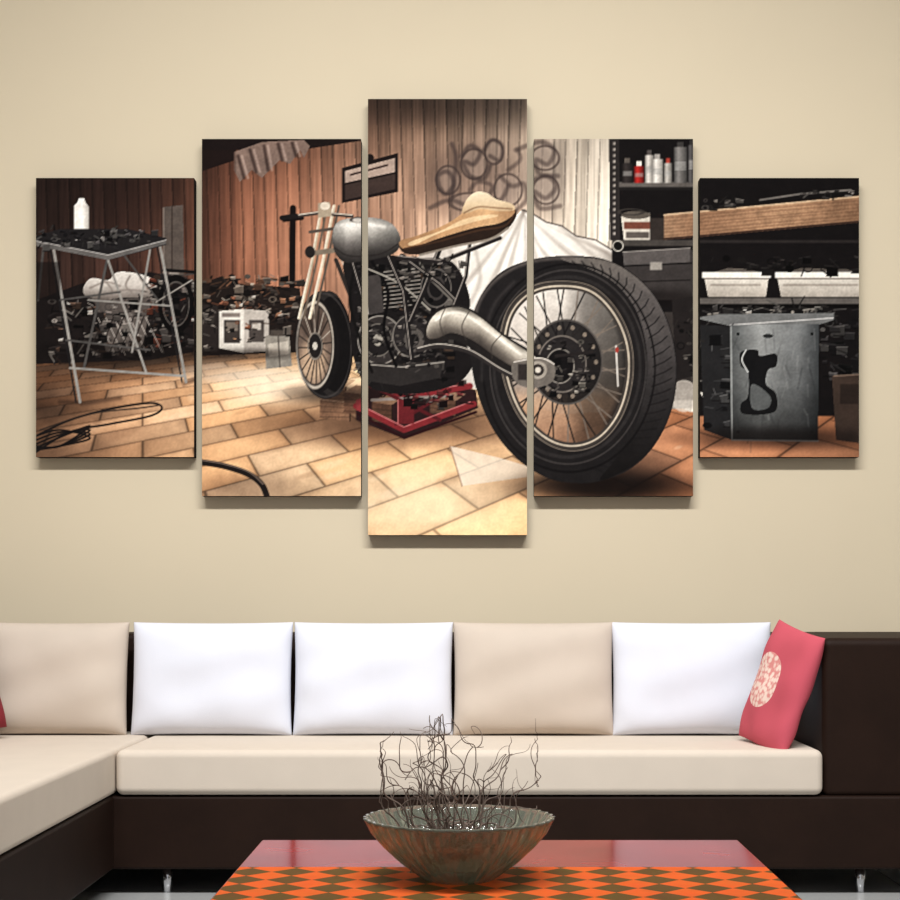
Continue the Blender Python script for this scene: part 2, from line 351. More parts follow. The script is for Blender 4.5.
for x0, x1 in [(704, 769), (777, 866)]:
    poly([(x0, 276), (x1, 275), (x1-3, 297), (x0+4, 297)], lg([275, 297], [(216,211,203),(164,157,150)], 'y')); rect(x0-2, 272, x1+2, 278, (234, 230, 223)); rect(x0, 278, x1, 279.5, (120, 112, 106)); rect(x0+6, 284, x1-8, 286, (150, 143, 136)); poly([(x0+10, 272), (x0+24, 268), (x1-20, 269), (x1-10, 272)], (90, 84, 80))
clutter(700, 256, 859, 270, 30, [(36,33,33),(54,50,50),(14,12,12)], 4, 12)
rect(694, 298, 866, 305, (96, 92, 90)); rect(694, 304, 866, 308, (12, 10, 10))
clutter(702, 306, 830, 318, 70, [(60,58,58),(110,108,106),(24,22,22),(140,136,132),(40,38,38)], 3, 12)
clutter(696, 320, 730, 405, 70, [(50,47,47),(80,78,78),(20,18,18),(104,102,100),(34,32,32)], 4, 14); 
poly([(700, 392), (728, 396), (728, 404), (704, 400)], (200, 196, 190)); rect(706, 380, 722, 392, (160, 156, 152))
clutter(818, 308, 859, 380, 60, [(30,28,30),(56,54,56),(14,14,14),(80,78,78)], 4, 14)
poly([(832, 376), (866, 374), (866, 444), (836, 440)], (64, 52, 46)); stroke([(834, 376), (866, 374)], 1.5, (110, 94, 84)); rect(840, 384, 866, 404, (46, 37, 33)); 
poly([(694, 318), (720, 314), (834, 313), (834, 320), (818, 325), (730, 326)], (108, 110, 112)); stroke([(730, 325), (833, 318)], 1.2, (190, 190, 192))
poly([(700, 325), (730, 326), (732, 440), (704, 430)], (38, 38, 40)); clutter(702, 330, 728, 426, 26, [(60,60,62),(22,22,24),(90,90,92)], 4, 12)
poly([(730, 325), (819, 324), (818, 441), (731, 440)], lambda px, py: lg([730, 760, 800, 819], [(80,83,85),(126,129,131),(100,103,106),(56,59,62)])(px, py)*np.interp(py, [325, 380, 400, 441], [1.12, 1.0, .82, .42])[..., None], tex=.12)
for k in range(40):
    x = rnd.uniform(733, 816); y = rnd.uniform(328, 438); stroke([(x, y), (x+rnd.uniform(-6, 6), y+rnd.uniform(4, 22))], rnd.uniform(.6, 1.6), rnd.choice([(40,42,44),(150,153,155),(60,62,64)]), .3, soft=.8)
poly([(741, 352), (757, 350), (760, 356), (776, 354), (776, 366), (768, 370), (766, 384), (776, 394), (774, 412), (744, 414), (741, 404), (748, 396), (748, 372), (741, 366)], (22, 22, 24), sm=True)
poly([(752, 384), (770, 396), (768, 408), (752, 408)], (84, 87, 89), sm=True); stroke([(746, 350), (742, 360), (748, 372)], 1.4, (190, 194, 196), sm=True)
ell(768, 336, 5, 2, (40, 42, 44)); 
for x in (738, 812): 
    for y in (334, 432): ell(x, y, 1.5, 1.5, (30, 30, 32))
stroke([(731, 327), (732, 440), (818, 441)], 1.6, (156, 160, 162), .8)
dark(780, 438, 90, 10, .6)
poly([(672, 300), (694, 296), (694, 376), (676, 380)], (36, 32, 32)); ell(684, 396, 14, 16, (200, 194, 187), .7); clutter(676, 310, 693, 372, 20, [(64,60,58),(18,16,16),(94,90,87)], 3, 9)

# ---- red lift and blocks beneath engine
dark(400, 424, 120, 22, .7, (46, 28, 22))
def block(x0, y0, x1, y1, c, top):
    poly([(x0, y0), (x1, y0+3), (x1, y1), (x0, y1-3)], c, tex=.25); poly([(x0, y0), (x0+12, y0-7), (x1+10, y0-4), (x1, y0+3)], top, tex=.15)
    for q in (.3, .55, .8): stroke([(x0, y0+(y1-y0)*q), (x1, y0+3+(y1-y0-3)*q)], .8, tuple(v*.6 for v in c), .7)
    stroke([(x1, y0+3), (x1, y1)], 1.2, (40, 28, 24))
block(320, 400, 350, 421, (116, 88, 70), (160, 132, 110)); block(322, 384, 346, 402, (130, 98, 76), (186, 156, 128)); block(344, 392, 370, 416, (96, 70, 56), (150, 121, 99))
poly([(368, 376), (400, 372), (476, 390), (478, 408), (440, 424), (402, 438), (356, 420), (356, 404), (368, 400)], (44, 26, 28))
R1 = (118, 40, 46); R2 = (84, 28, 34)
block(372, 402, 392, 424, (84, 60, 48), (120, 94, 76)); block(430, 398, 456, 416, (90, 66, 54), (126, 100, 84))
stroke([(356, 406), (404, 430), (474, 404)], 6, R1); stroke([(358, 414), (404, 438), (476, 412)], 2.4, (44, 16, 20)); stroke([(368, 384), (412, 398), (470, 386)], 6, R1); stroke([(368, 381), (412, 394), (470, 383)], 1.1, (180, 112, 114))
stroke([(372, 400), (452, 396)], 3, (130, 121, 118)); stroke([(380, 390), (440, 420)], 3.4, R2); stroke([(450, 390), (396, 424)], 3.4, R2); stroke([(358, 404), (404, 427), (470, 402)], 1.1, (180, 106, 108))
rect(398, 400, 414, 424, (100, 34, 40)); stroke([(398, 400), (398, 424)], 1, (170, 100, 100))
poly([(356, 400), (368, 396), (368, 414), (356, 410)], (130, 52, 56)); clutter(376, 378, 462, 404, 60, [(30,16,18),(110,50,52),(80,74,72),(20,16,16)], 3, 9)
poly([(450, 446), (500, 458), (534, 468), (534, 476), (462, 486)], (220, 209, 196), .7, tex=.02); stroke([(450, 446), (462, 486)], 1.2, (150, 124, 104))

# ---- front wheel
dark(332, 394, 42, 9, .6)
ell(324, 345, 28.5, 54, (26, 24, 25), rot=-.04); ell(331, 344, 20.5, 53, (44, 41, 41), rot=-.04)
ell(334, 344, 19, 48, (20, 18, 19), rot=-.04)
ell(318, 345, 21, 47, (24, 22, 23), rot=-.04); ell(315, 345, 17.5, 41, (104, 90, 82), rot=-.04)
ell(313, 362, 13, 22, (196, 168, 142), .7, soft=.4); ell(313, 322, 12, 16, (60, 50, 46), .7, soft=.4)
for k in range(20):
    a = k*2*math.pi/20; stroke([(316+3*math.cos(a), 346+6*math.sin(a)), (315+17.5*math.cos(a+.25), 345+41*math.sin(a+.25))], 1.0, (28, 25, 24) if math.sin(a) > -.2 or k % 2 else (160, 152, 143))
ell(315, 345, 18, 42, (160, 153, 145), ring=2); ell(315, 345, 17, 40, (50, 45, 43), ring=.8); ell(316, 346, 7, 13, (34, 31, 31)); ell(315, 346, 7, 13, (120, 114, 108), ring=1); ell(315, 346, 2.5, 4, (170, 166, 160))
ell(324, 345, 27, 52, (74, 70, 70), ring=1.2, rot=-.04, a=.6)
for dx, c in [(0, (180,168,148)), (5, (100,89,79)), (12, (196,184,164)), (17, (88,79,72))]:
    stroke([(322+dx, 206), (312+dx*.9, 262), (299+dx*.9, 318)], 3.0 if dx in (0, 12) else 2.2, c)
for dx in (-1, 11): stroke([(322+dx, 206), (312+dx*.9, 262), (299+dx*.9, 318)], .8, (232, 224, 210))
stroke([(283, 218), (318, 213), (352, 216)], 3.4, (60, 52, 50)); stroke([(283, 217), (318, 212), (352, 215)], 1.2, (196, 186, 174)); stroke([(282, 218), (296, 216)], 5, (30, 26, 26))
poly([(318, 203), (330, 202), (332, 216), (318, 218)], (160, 147, 130)); ell(325, 206, 5, 4, (206, 195, 180)); stroke([(308, 254), (336, 250)], 5, (120, 109, 97)); stroke([(310, 232), (338, 228)], 3, (84, 74, 68)); ell(310, 252, 5, 6, (40, 36, 36))
stroke([(336, 260), (352, 300), (358, 352)], 4, (50, 44, 42)); stroke([(340, 256), (356, 300)], 1.2, (170, 160, 150))

# ---- engine mass
poly([(344, 262), (372, 254), (412, 258), (452, 262), (470, 300), (462, 336), (474, 360), (456, 384), (410, 394), (368, 386), (352, 350), (350, 300)], (28, 25, 26), sm=True)
clutter(354, 264, 448, 380, 300, [(16,14,15),(56,52,52),(92,88,86),(26,23,24),(124,120,116),(40,37,38),(76,60,50),(20,18,19)], 2, 10)
for y in range(272, 310, 4): stroke([(384, y), (420, y-4)], 1.3, (132, 128, 124)); stroke([(384, y+1.6), (420, y-2.4)], 1.4, (14, 12, 13))
ell(380, 340, 22, 24, (54, 50, 50)); ell(380, 340, 22, 24, (140, 136, 132), ring=1.2); ell(378, 340, 14, 16, (34, 31, 32)); ell(378, 340, 14, 16, (110, 106, 102), ring=1); ell(378, 340, 5, 6, (140, 136, 130))
clutter(362, 322, 398, 358, 46, [(24,22,22),(96,92,90),(66,62,62)], 2, 6)
ell(412, 336, 19, 21, (42, 39, 40)); ell(412, 336, 19, 21, (118, 114, 110), ring=1.1); ell(414, 340, 10, 12, (82, 78, 76)); ell(414, 340, 5, 6, (24, 22, 22))
ell(436, 288, 15, 19, (26, 24, 25)); ell(436, 288, 15, 19, (98, 94, 92), ring=1.2); ell(436, 288, 8, 11, (64, 60, 60), ring=2)
poly([(360, 278), (380, 274), (384, 312), (364, 316)], (66, 62, 62)); stroke([(364, 280), (368, 314)], 1.4, (170, 166, 160)); 
poly([(360, 362), (402, 364), (444, 360), (440, 378), (400, 386), (362, 380)], (46, 43, 43)); stroke([(362, 364), (402, 367), (444, 362)], 1.4, (140, 136, 132))
clutter(396, 300, 440, 372, 60, [(18,16,17),(70,66,65),(106,101,98),(36,33,34)], 2, 7)
for p, w, c in [([(356,262),(350,300),(360,340),(372,372)],3,(20,18,18)),([(372,262),(388,292),(384,330),(396,366)],3,(14,12,13)),([(398,262),(410,300),(440,322)],3.4,(18,16,16)),([(420,262),(428,276),(452,300)],2.4,(110,106,102)),([(366,268),(400,284),(430,310)],1.6,(150,146,140))]:
    stroke(p, w, c, sm=True)
for p, w in [([(386,250),(404,292),(412,360)],5),([(440,248),(424,290),(410,322)],5),([(402,256),(440,284),(456,300)],5),([(470,240),(466,276),(452,312)],3.6),([(352,258),(364,300),(366,372)],5)]:
    stroke(p, w, (30, 27, 28)); stroke([(x-1, y-.8) for x, y in p], 1, (146, 140, 136))
stroke([(398, 258), (440, 262), (500, 238)], 4, (36, 32, 33)); stroke([(398, 256), (440, 260), (500, 236)], 1, (140, 134, 130))
clutter(396, 258, 462, 282, 50, [(20,18,18),(60,56,55),(100,95,92)], 2, 8)
# tank
tank = lambda px, py: lg([219, 226, 234, 244, 252, 264], [(150,148,146),(206,204,201),(158,156,153),(98,95,94),(64,61,60),(40,37,37)], 'y')(px, py)*np.interp(px, [332, 346, 372, 402], [.72, 1.08, .95, .62])[..., None]
poly([(333, 232), (338, 222), (352, 218), (376, 218), (392, 224), (400, 236), (399, 248), (388, 256), (364, 261), (344, 262), (334, 250)], tank, sm=True, tex=.14)
stroke([(335, 248), (350, 256), (380, 254), (398, 244)], 1.4, (40, 36, 36), .8, sm=True); ell(358, 220, 7, 2.6, (180, 176, 172)); ell(358, 220, 7, 2.6, (70, 66, 64), ring=1)
stroke([(342, 225), (360, 223), (384, 227)], 3, (240, 238, 234), .55, sm=True, soft=1.5)
# seat: flat tan pad running up into a thin tail hump
seatc = lambda px, py: lg([400, 450, 490, 516], [(150,116,86),(178,140,104),(194,156,118),(150,116,86)])(px, py)
poly([(400, 243), (418, 238), (444, 228), (462, 218), (470, 208), (484, 202), (500, 203), (514, 208), (516, 217), (506, 230), (486, 240), (456, 246), (424, 254), (404, 253)], (44, 32, 26), sm=True)
poly([(400, 241), (416, 236), (442, 226), (460, 215), (468, 204), (484, 198), (500, 201), (513, 207), (514, 214), (500, 223), (474, 228), (440, 238), (412, 248), (402, 248)], seatc, sm=True, tex=.12)
poly([(462, 212), (467, 199), (476, 192), (487, 193), (496, 199), (512, 204), (514, 210), (498, 211), (480, 209), (468, 213)], lg([190, 202, 216], [(228,212,186),(208,186,156),(176,148,116)], 'y'), sm=True, tex=.05)
poly([(410, 242), (440, 231), (462, 220), (484, 215), (498, 216), (470, 223), (440, 233), (414, 245)], (220, 192, 154), .8, sm=True, tex=.08)
stroke([(464, 213), (478, 207), (498, 208), (512, 209)], 1.6, (130, 104, 80), .8, sm=True)
stroke([(404, 249), (440, 241), (476, 231), (504, 226), (514, 215)], 1.8, (66, 46, 34), sm=True); stroke([(420, 255), (456, 246), (490, 239), (508, 228)], 2.2, (126, 118, 110), sm=True)

# ---- rear wheel
dark(604, 486, 80, 14, .85); dark(600, 474, 60, 20, .5)
tyre = [(573, 256), (603, 259), (632, 273), (656, 298), (672, 334), (677, 372), (671, 412), (654, 446), (630, 469), (600, 481), (573, 483), (545, 477), (514, 456), (490, 424), (475, 384), (470, 345), (474, 312), (488, 285), (508, 268), (540, 258)]
hole = smooth([(564, 286), (592, 292), (614, 314), (627, 345), (628, 380), (618, 414), (598, 438), (572, 446), (546, 438), (522, 414), (508, 380), (504, 345), (512, 312), (534, 291)])
save = img.copy()
poly(tyre, (33, 31, 32), sm=True, tex=.14)
tread = [(560, 258), (603, 260), (632, 274), (656, 299), (671, 334), (676, 372), (670, 412), (653, 446), (629, 468), (600, 480), (618, 456), (636, 424), (646, 384), (646, 345), (636, 310), (616, 284), (592, 270)]
poly(tread, lambda px, py: lg([256, 300, 360, 420, 480], [(106,101,98),(88,84,84),(64,61,62),(38,36,37),(20,18,18)], 'y')(px, py), sm=True, tex=.15)
for k in range(30):
    a = -1.5+k*0.098; x0, y0 = 573+80*math.cos(a), 370+100*math.sin(a); x1, y1 = 574+98*math.cos(a-.09), 370+109*math.sin(a-.09)
    stroke([(x0, y0), ((x0+x1)/2+2, (y0+y1)/2), (x1, y1)], 1.3, (26, 24, 25), .75)
ell(569, 368, 86, 104, (18, 16, 17), ring=1.8, a=.8)
ell(568, 367, 78, 97, (80, 76, 76), ring=1.4, a=.6); ell(567, 367, 73, 90, (56, 53, 54), ring=3, a=.6)
stroke([(474, 350), (476, 312), (490, 286), (512, 269), (540, 260), (573, 258)], 3, (96, 90, 88), .8, sm=True, soft=1.6)
stroke([(482, 380), (484, 340), (494, 305), (514, 282)], 3, (54, 51, 52), .8, sm=True, soft=1.6)
bb = bbox(hole); x0, x1, y0, y1 = bb; hm = pmask(hole, *bb)
sub = img[y0:y1, x0:x1]; sub[hm] = save[y0:y1, x0:x1][hm]
def inhole(px, py):
    return lg([290, 340, 385, 400, 446], [(212,206,201),(186,178,172),(140,128,120),(176,144,120),(146,112,92)], 'y')(px, py)*np.interp(px, [504, 565, 585, 628], [1.06, .95, .55, .36])[..., None]
apply(x0, x1, y0, y1, hm.astype(float), inhole, .92, .1)
stroke([(612, 300), (626, 345), (626, 385), (610, 426)], 9, (34, 30, 30), .7, sm=True, soft=3)
for k in range(36):
    a = k*2*math.pi/36; off = .32 if k % 2 else -.32
    stroke([(562+20*math.cos(a), 364+25*math.sin(a)), (566+62*math.cos(a+off), 366+79*math.sin(a+off))], 1.3, (30, 27, 27) if math.cos(a) < .2 else (112, 103, 96))
for w_, c_, a_ in [(7, (66, 61, 58), 1), (1.8, (196, 184, 168), .95)]:
    stroke(hole, w_, c_, a_, closed=True)
stroke([(566+ (x-566)*1.07, 366+(y-366)*1.06) for x, y in hole], 1.2, (136, 126, 116), .8, closed=True)
ell(566, 362, 36, 42, (26, 24, 25), .85); ell(566, 362, 36, 42, (84, 80, 78), ring=1.6)
for k in range(14):
    a = k*2*math.pi/14; ell(566+30*math.cos(a), 362+35*math.sin(a), 2.1, 2.4, (120, 110, 101))
ell(562, 364, 24, 28, (42, 39, 40)); ell(562, 364, 24, 28, (110, 104, 100), ring=1.4); ell(560, 366, 14, 17, (22, 20, 21)); ell(560, 366, 14, 17, (128, 124, 120), ring=1.2)
clutter(540, 340, 590, 392, 70, [(20,18,19),(80,76,74),(40,37,38),(116,112,107)], 2, 7)
stroke([(616, 346), (618, 386)], 1.8, (200, 196, 192)); ell(617, 350, 1.8, 3, (150, 60, 52))
ex = lambda px, py: lg([0, 7, 14, 22, 34, 44], [(104,100,95),(208,202,192),(160,154,145),(100,94,89),(52,47,45),(30,27,27)], 'x')(py-np.interp(px, [420, 445, 480, 520, 556], [318, 305, 314, 346, 356]), py)
poly([(424, 330), (432, 314), (446, 306), (464, 306), (482, 316), (504, 334), (530, 350), (552, 362), (552, 374), (536, 384), (516, 382), (494, 366), (470, 348), (452, 340), (438, 344), (426, 342)], (36, 33, 33), sm=True)
poly([(427, 328), (434, 315), (447, 308), (463, 308), (481, 318), (503, 336), (528, 352), (536, 360), (522, 370), (498, 358), (472, 340), (452, 333), (438, 338), (428, 338)], ex, sm=True, tex=.12)
stroke([(436, 320), (450, 313), (466, 315), (490, 332), (520, 354)], 2, (246, 242, 234), .75, sm=True, soft=1.3)
for p in [[(446,307),(440,322),(444,336)],[(470,310),(462,326),(466,340)],[(502,334),(492,346),(492,358)]]: stroke(p, 1, (60,55,52), .8, sm=True)
stroke([(418, 350), (440, 346), (470, 352), (500, 370), (528, 384)], 4.5, (50, 46, 46), sm=True); stroke([(418, 348), (440, 344), (470, 350), (500, 368), (528, 382)], 1.2, (170, 164, 158), sm=True)
poly([(514, 362), (540, 358), (554, 364), (552, 382), (530, 388), (514, 380)], (104, 99, 95), sm=True); ell(538, 370, 9, 9, (146, 140, 133)); ell(538, 370, 6, 6, (56, 51, 49)); ell(538, 370, 3, 3, (190, 184, 176)); rect(518, 364, 527, 380, (54, 49, 48))
stroke([(514, 362), (540, 358), (554, 364)], 1.2, (206, 200, 193), sm=True)
stroke([(556, 356), (592, 352)], 3, (40, 36, 36)); 
stroke([(200, 462), (224, 466), (248, 474), (262, 485), (268, 500)], 6, (34, 28, 27), sm=True); stroke([(200, 460), (224, 464), (249, 472), (263, 484)], 1.4, (110, 96, 88), sm=True)
# grade: slight grain, muted warm colour, mild local-contrast sharpening
g = 1+0.03*(N_f-.5)+0.04*(N_m-.5)+.08*(N_l-.5)
img = img*g[..., None]
bl = img.copy()
for ax in (0, 1):
    for sh in (2, 3): bl = (np.roll(bl, sh, ax)+bl+np.roll(bl, -sh, ax))/3
img = np.clip(img+0.25*(img-bl), 0, 255)
lum = img @ np.array([.3, .59, .11]); img = lum[..., None]+(img-lum[..., None])*0.90
img = img*np.array([1.015, 1.0, .975])
t = np.clip(img/255, 0, 1); img = 255*(t*.7+.3*(t*t*(3-2*t)))

M_print = bpy.data.materials.new('canvas_print_ink'); M_print.use_nodes = True
nt = M_print.node_tree; b = nt.nodes['Principled BSDF']; b.inputs['Roughness'].default_value = 0.8; b.inputs['Specular IOR Level'].default_value = 0.05
at = nt.nodes.new('ShaderNodeVertexColor'); at.layer_name = 'print'
nt.links.new(at.outputs['Color'], b.inputs['Base Color'])
FRONT = -0.065; K = 1590/(6.9+FRONT); CX, CZ = 474.0, 598.0
def canvas(x0, x1, y0, y1):
    nx, ny = x1-x0+1, y1-y0+1
    gx, gy = np.meshgrid(np.arange(x0, x1+1), np.arange(y0, y1+1))
    ccx, ccz = ((x0+x1)/2-CX)/K, 1.08+(CZ-(y0+y1)/2)/K
    co = np.zeros((nx*ny, 3)); co[:, 0] = ((gx-CX)/K).ravel()-ccx; co[:, 1] = FRONT; co[:, 2] = (1.08+(CZ-gy)/K).ravel()-ccz
    ix = ((gx-OX)*S).ravel(); iy = ((gy-OY)*S).ravel()
    c = (img[iy, ix]+img[iy-1, ix]+img[iy, ix-1]+img[iy-1, ix-1])/4
    col = np.ones((nx*ny, 4)); col[:, :3] = s2l(c)
    i = np.arange(nx*ny).reshape(ny, nx)
    q = np.stack([i[1:, :-1], i[1:, 1:], i[:-1, 1:], i[:-1, :-1]], -1).reshape(-1, 4)
    hx, hz = (x1-x0)/K/2, (y1-y0)/K/2
    bx = np.array([(sx*hx, yy, sz*hz) for yy in (FRONT+0.0008, -0.006) for sx, sz in ((-1,-1),(1,-1),(1,1),(-1,1))])
    n0 = nx*ny
    bf = np.array([(0,1,2,3),(7,6,5,4),(0,4,5,1),(1,5,6,2),(2,6,7,3),(3,7,4,0)])+n0
    V = np.vstack([co, bx]); F = np.vstack([q, bf])
    col = np.vstack([col, np.tile([.012, .010, .010, 1], (8, 1))])
    me = bpy.data.meshes.new('canvas_print'); me.from_pydata(V.tolist(), [], F.tolist())
    a = me.color_attributes.new('print', 'FLOAT_COLOR', 'POINT'); a.data.foreach_set('color', col.astype(np.float32).ravel())
    me.materials.append(M_print); o = bpy.data.objects.new('canvas_art_panel', me); link(o); o.location = (ccx, 0, ccz)
for r in [(368, 527, 99, 535), (202, 361, 139, 496), (534, 693, 139, 496), (36, 194, 178, 457), (700, 859, 178, 457)]: canvas(*r)

# ------------------------------------------------------------------ sofa
sofa = empty('sectional_sofa', (0, -0.7, 0))
BZ0, BZ1 = 0.096, 0.362
rbox('base_long', -2.75, 1.9, -1.14, -0.06, BZ0, BZ1, M_frame, 0.012, 3, sofa)
rbox('base_chaise', -2.75, -1.305, -3.6, -1.13, BZ0, BZ1, M_frame, 0.012, 3, sofa)
rbox('backrest_long', -2.75, 1.9, -0.36, -0.06, BZ1-0.01, 0.935, M_frame, 0.025, 5, sofa)
rbox('armrest_right', 1.268, 1.9, -1.125, -0.33, BZ1-0.01, 0.935, M_frame, 0.03, 5, sofa)
rbox('backrest_chaise', -2.75, -2.45, -3.6, -0.34, BZ1-0.01, 0.935, M_frame, 0.025, 5, sofa)
rbox('seat_cushion_long', -1.298, 1.264, -1.155, -0.36, BZ1+0.004, 0.53, M_seat, 0.028, 6, sofa)
rbox('seat_cushion_chaise', -2.45, -1.302, -3.6, -0.36, BZ1+0.004, 0.532, M_seat, 0.022, 6, sofa)
for i, (x, y) in enumerate([(-1.125, -1.06), (1.418, -1.06), (1.8, -1.06), (-1.36, -2.6), (-1.36, -3.5), (-2.68, -3.5), (-2.68, -0.15), (1.8, -0.15), (0, -0.15)]):
    cyl('leg_%d' % (i+1), x, y, 0.0, BZ0+0.002, 0.018, M_chrome, sofa)

def pillow(name, w, h, t, M, m, seed=0, bow=0.035, wr=0.004):
    n = 36; rr = random.Random(seed); me = bpy.data.meshes.new(name); bm = bmesh.new()
    ph = [rr.uniform(0, 6.28) for _ in range(6)]
    grid = {}
    for side in (-1, 1):
        for i in range(n+1):
            for j in range(n+1):
                u = math.sin((i/n*2-1)*math.pi/2*.96)/math.sin(math.pi/2*.96); v = math.sin((j/n*2-1)*math.pi/2*.96)/math.sin(math.pi/2*.96)
                if side == 1 and (i in (0, n) or j in (0, n)):
                    grid[(side, i, j)] = grid[(-1, i, j)]; continue
                x = u*w/2*(1-bow*(1-v*v)); z = v*h/2*(1-bow*(1-u*u))
                th = t/2*max(0, (1-u**4)*(1-v**4))**0.5
                wv = wr*(math.sin(5*u+ph[0]+2*v)+math.sin(7*v+ph[1]-3*u)+.6*math.sin(11*u*v+ph[2]))*(1-u*u)**.3*(1-v*v)**.3 if abs(u) < 1 and abs(v) < 1 else 0
                grid[(side, i, j)] = bm.verts.new((x, side*(th+wv), z))
    for side in (-1, 1):
        for i in range(n):
            for j in range(n):
                q = [grid[(side, i, j)], grid[(side, i+1, j)], grid[(side, i+1, j+1)], grid[(side, i, j+1)]]
                if side == 1: q.reverse()
                bm.faces.new(q)
    bm.to_mesh(me); bm.free()
    for p in me.polygons: p.use_smooth = True
    me.materials.append(m); o = bpy.data.objects.new(name, me); link(o); o.matrix_world = M
    return o
for k, (xa, xb, m) in enumerate([(-16, 127, M_taupe), (131, 292, M_white), (293, 453, M_white), (453, 614, M_taupe), (612, 773, M_white)]):
    sc = 249.5; w = (xb-xa)/sc; x = ((xa+xb)/2-474)/sc
    Mx = Matrix.Translation((x, -0.505, 0.756)) @ Matrix.Rotation(math.radians(-7), 4, 'X')
    pillow('back_cushion', w, 0.456, 0.18, Mx, m, seed=k, bow=.022)

M_pink = bpy.data.materials.new('pink_embroidered_fabric'); M_pink.use_nodes = True
nt = M_pink.node_tree; b = nt.nodes['Principled BSDF']; b.inputs['Roughness'].default_value = 0.85; b.inputs['Specular IOR Level'].default_value = 0.15
tc = nt.nodes.new('ShaderNodeTexCoord'); mp = nt.nodes.new('ShaderNodeMapping'); mp.inputs['Location'].default_value = (0.05, 0, -0.01)
mp.inputs['Scale'].default_value = (1, 0.0, 1)
ln = nt.nodes.new('ShaderNodeVectorMath'); ln.operation = 'LENGTH'
nt.links.new(tc.outputs['Object'], mp.inputs['Vector']); nt.links.new(mp.outputs['Vector'], ln.inputs[0])
lt = nt.nodes.new('ShaderNodeMath'); lt.operation = 'LESS_THAN'; lt.inputs[1].default_value = 0.108; nt.links.new(ln.outputs['Value'], lt.inputs[0])
vo = nt.nodes.new('ShaderNodeTexVoronoi'); vo.inputs['Scale'].default_value = 55; nt.links.new(tc.outputs['Object'], vo.inputs['Vector'])
rp = nt.nodes.new('ShaderNodeValToRGB'); rp.color_ramp.elements[0].color = L(236, 212, 200); rp.color_ramp.elements[0].position = .4
rp.color_ramp.elements[1].color = L(214, 140, 136); rp.color_ramp.elements[1].position = .7; nt.links.new(vo.outputs['Distance'], rp.inputs['Fac'])
mx = nt.nodes.new('ShaderNodeMix'); mx.data_type = 'RGBA'; mx.inputs[6].default_value = L(196, 86, 100)
nt.links.new(lt.outputs[0], mx.inputs[0]); nt.links.new(rp.outputs['Color'], mx.inputs[7]); nt.links.new(mx.outputs[2], b.inputs['Base Color'])
Mp = Matrix.Translation((1.146, -0.955, 0.742)) @ Matrix.Rotation(math.radians(17), 4, 'Y') @ Matrix.Rotation(math.radians(-73), 4, 'Z') @ Matrix.Rotation(math.radians(5), 4, 'Y')
pillow('pink_throw_pillow', 0.38, 0.475, 0.10, Mp, M_pink, seed=9)
Mp = Matrix.Translation((-2.0, -0.87, 0.75)) @ Matrix.Rotation(math.radians(-14), 4, 'Y') @ Matrix.Rotation(math.radians(50), 4, 'Z')
M_dred = mat('dark_red_fabric', L(130, 28, 40), 0.85, noise=.05, bump=.3, bscale=400)
pillow('red_throw_pillow', 0.42, 0.42, 0.13, Mp, M_dred, seed=10)

# ------------------------------------------------------------------ coffee table
tb = empty('coffee_table', (0.073, -3.0, 0))
rbox('top', -0.596, 0.742, -3.62, -2.43, 0.378, 0.40, M_redglass, 0.004, 2, tb)
rbox('apron', -0.54, 0.686, -3.56, -2.49, 0.31, 0.378, M_tleg, 0.004, 2, tb)
for i, (x, y) in enumerate([(-.50, -2.53), (.646, -2.53), (-.50, -3.52), (.646, -3.52)]):
    rbox('leg_%d' % (i+1), x-.035, x+.035, y-.035, y+.035, 0, .312, M_tleg, 0.004, 2, tb)
M_run = bpy.data.materials.new('checkered_runner_cloth'); M_run.use_nodes = True
nt = M_run.node_tree; b = nt.nodes['Principled BSDF']; b.inputs['Roughness'].default_value = 0.85; b.inputs['Specular IOR Level'].default_value = 0.1
tc = nt.nodes.new('ShaderNodeTexCoord'); mp = nt.nodes.new('ShaderNodeMapping'); mp.inputs['Rotation'].default_value = (0, 0, math.radians(45))
mp.inputs['Location'].default_value = (0.02, 0.01, 0.5)
ck = nt.nodes.new('ShaderNodeTexChecker'); ck.inputs['Scale'].default_value = 1/0.078
ck.inputs['Color1'].default_value = L(226, 100, 44); ck.inputs['Color2'].default_value = L(104, 78, 42)
nz = nt.nodes.new('ShaderNodeTexNoise'); nz.inputs['Scale'].default_value = 14
mm = nt.nodes.new('ShaderNodeMix'); mm.data_type = 'RGBA'; mm.blend_type = 'MULTIPLY'; mm.inputs[0].default_value = .3
nt.links.new(tc.outputs['Object'], mp.inputs['Vector']); nt.links.new(mp.outputs['Vector'], ck.inputs['Vector']); nt.links.new(tc.outputs['Object'], nz.inputs['Vector'])
nt.links.new(ck.outputs['Color'], mm.inputs[6]); nt.links.new(nz.outputs['Color'], mm.inputs[7]); nt.links.new(mm.outputs[2], b.inputs['Base Color'])
rbox('table_runner', -0.59, 0.736, -3.5, -2.9, 0.4005, 0.4035, M_run, 0.001, 1)

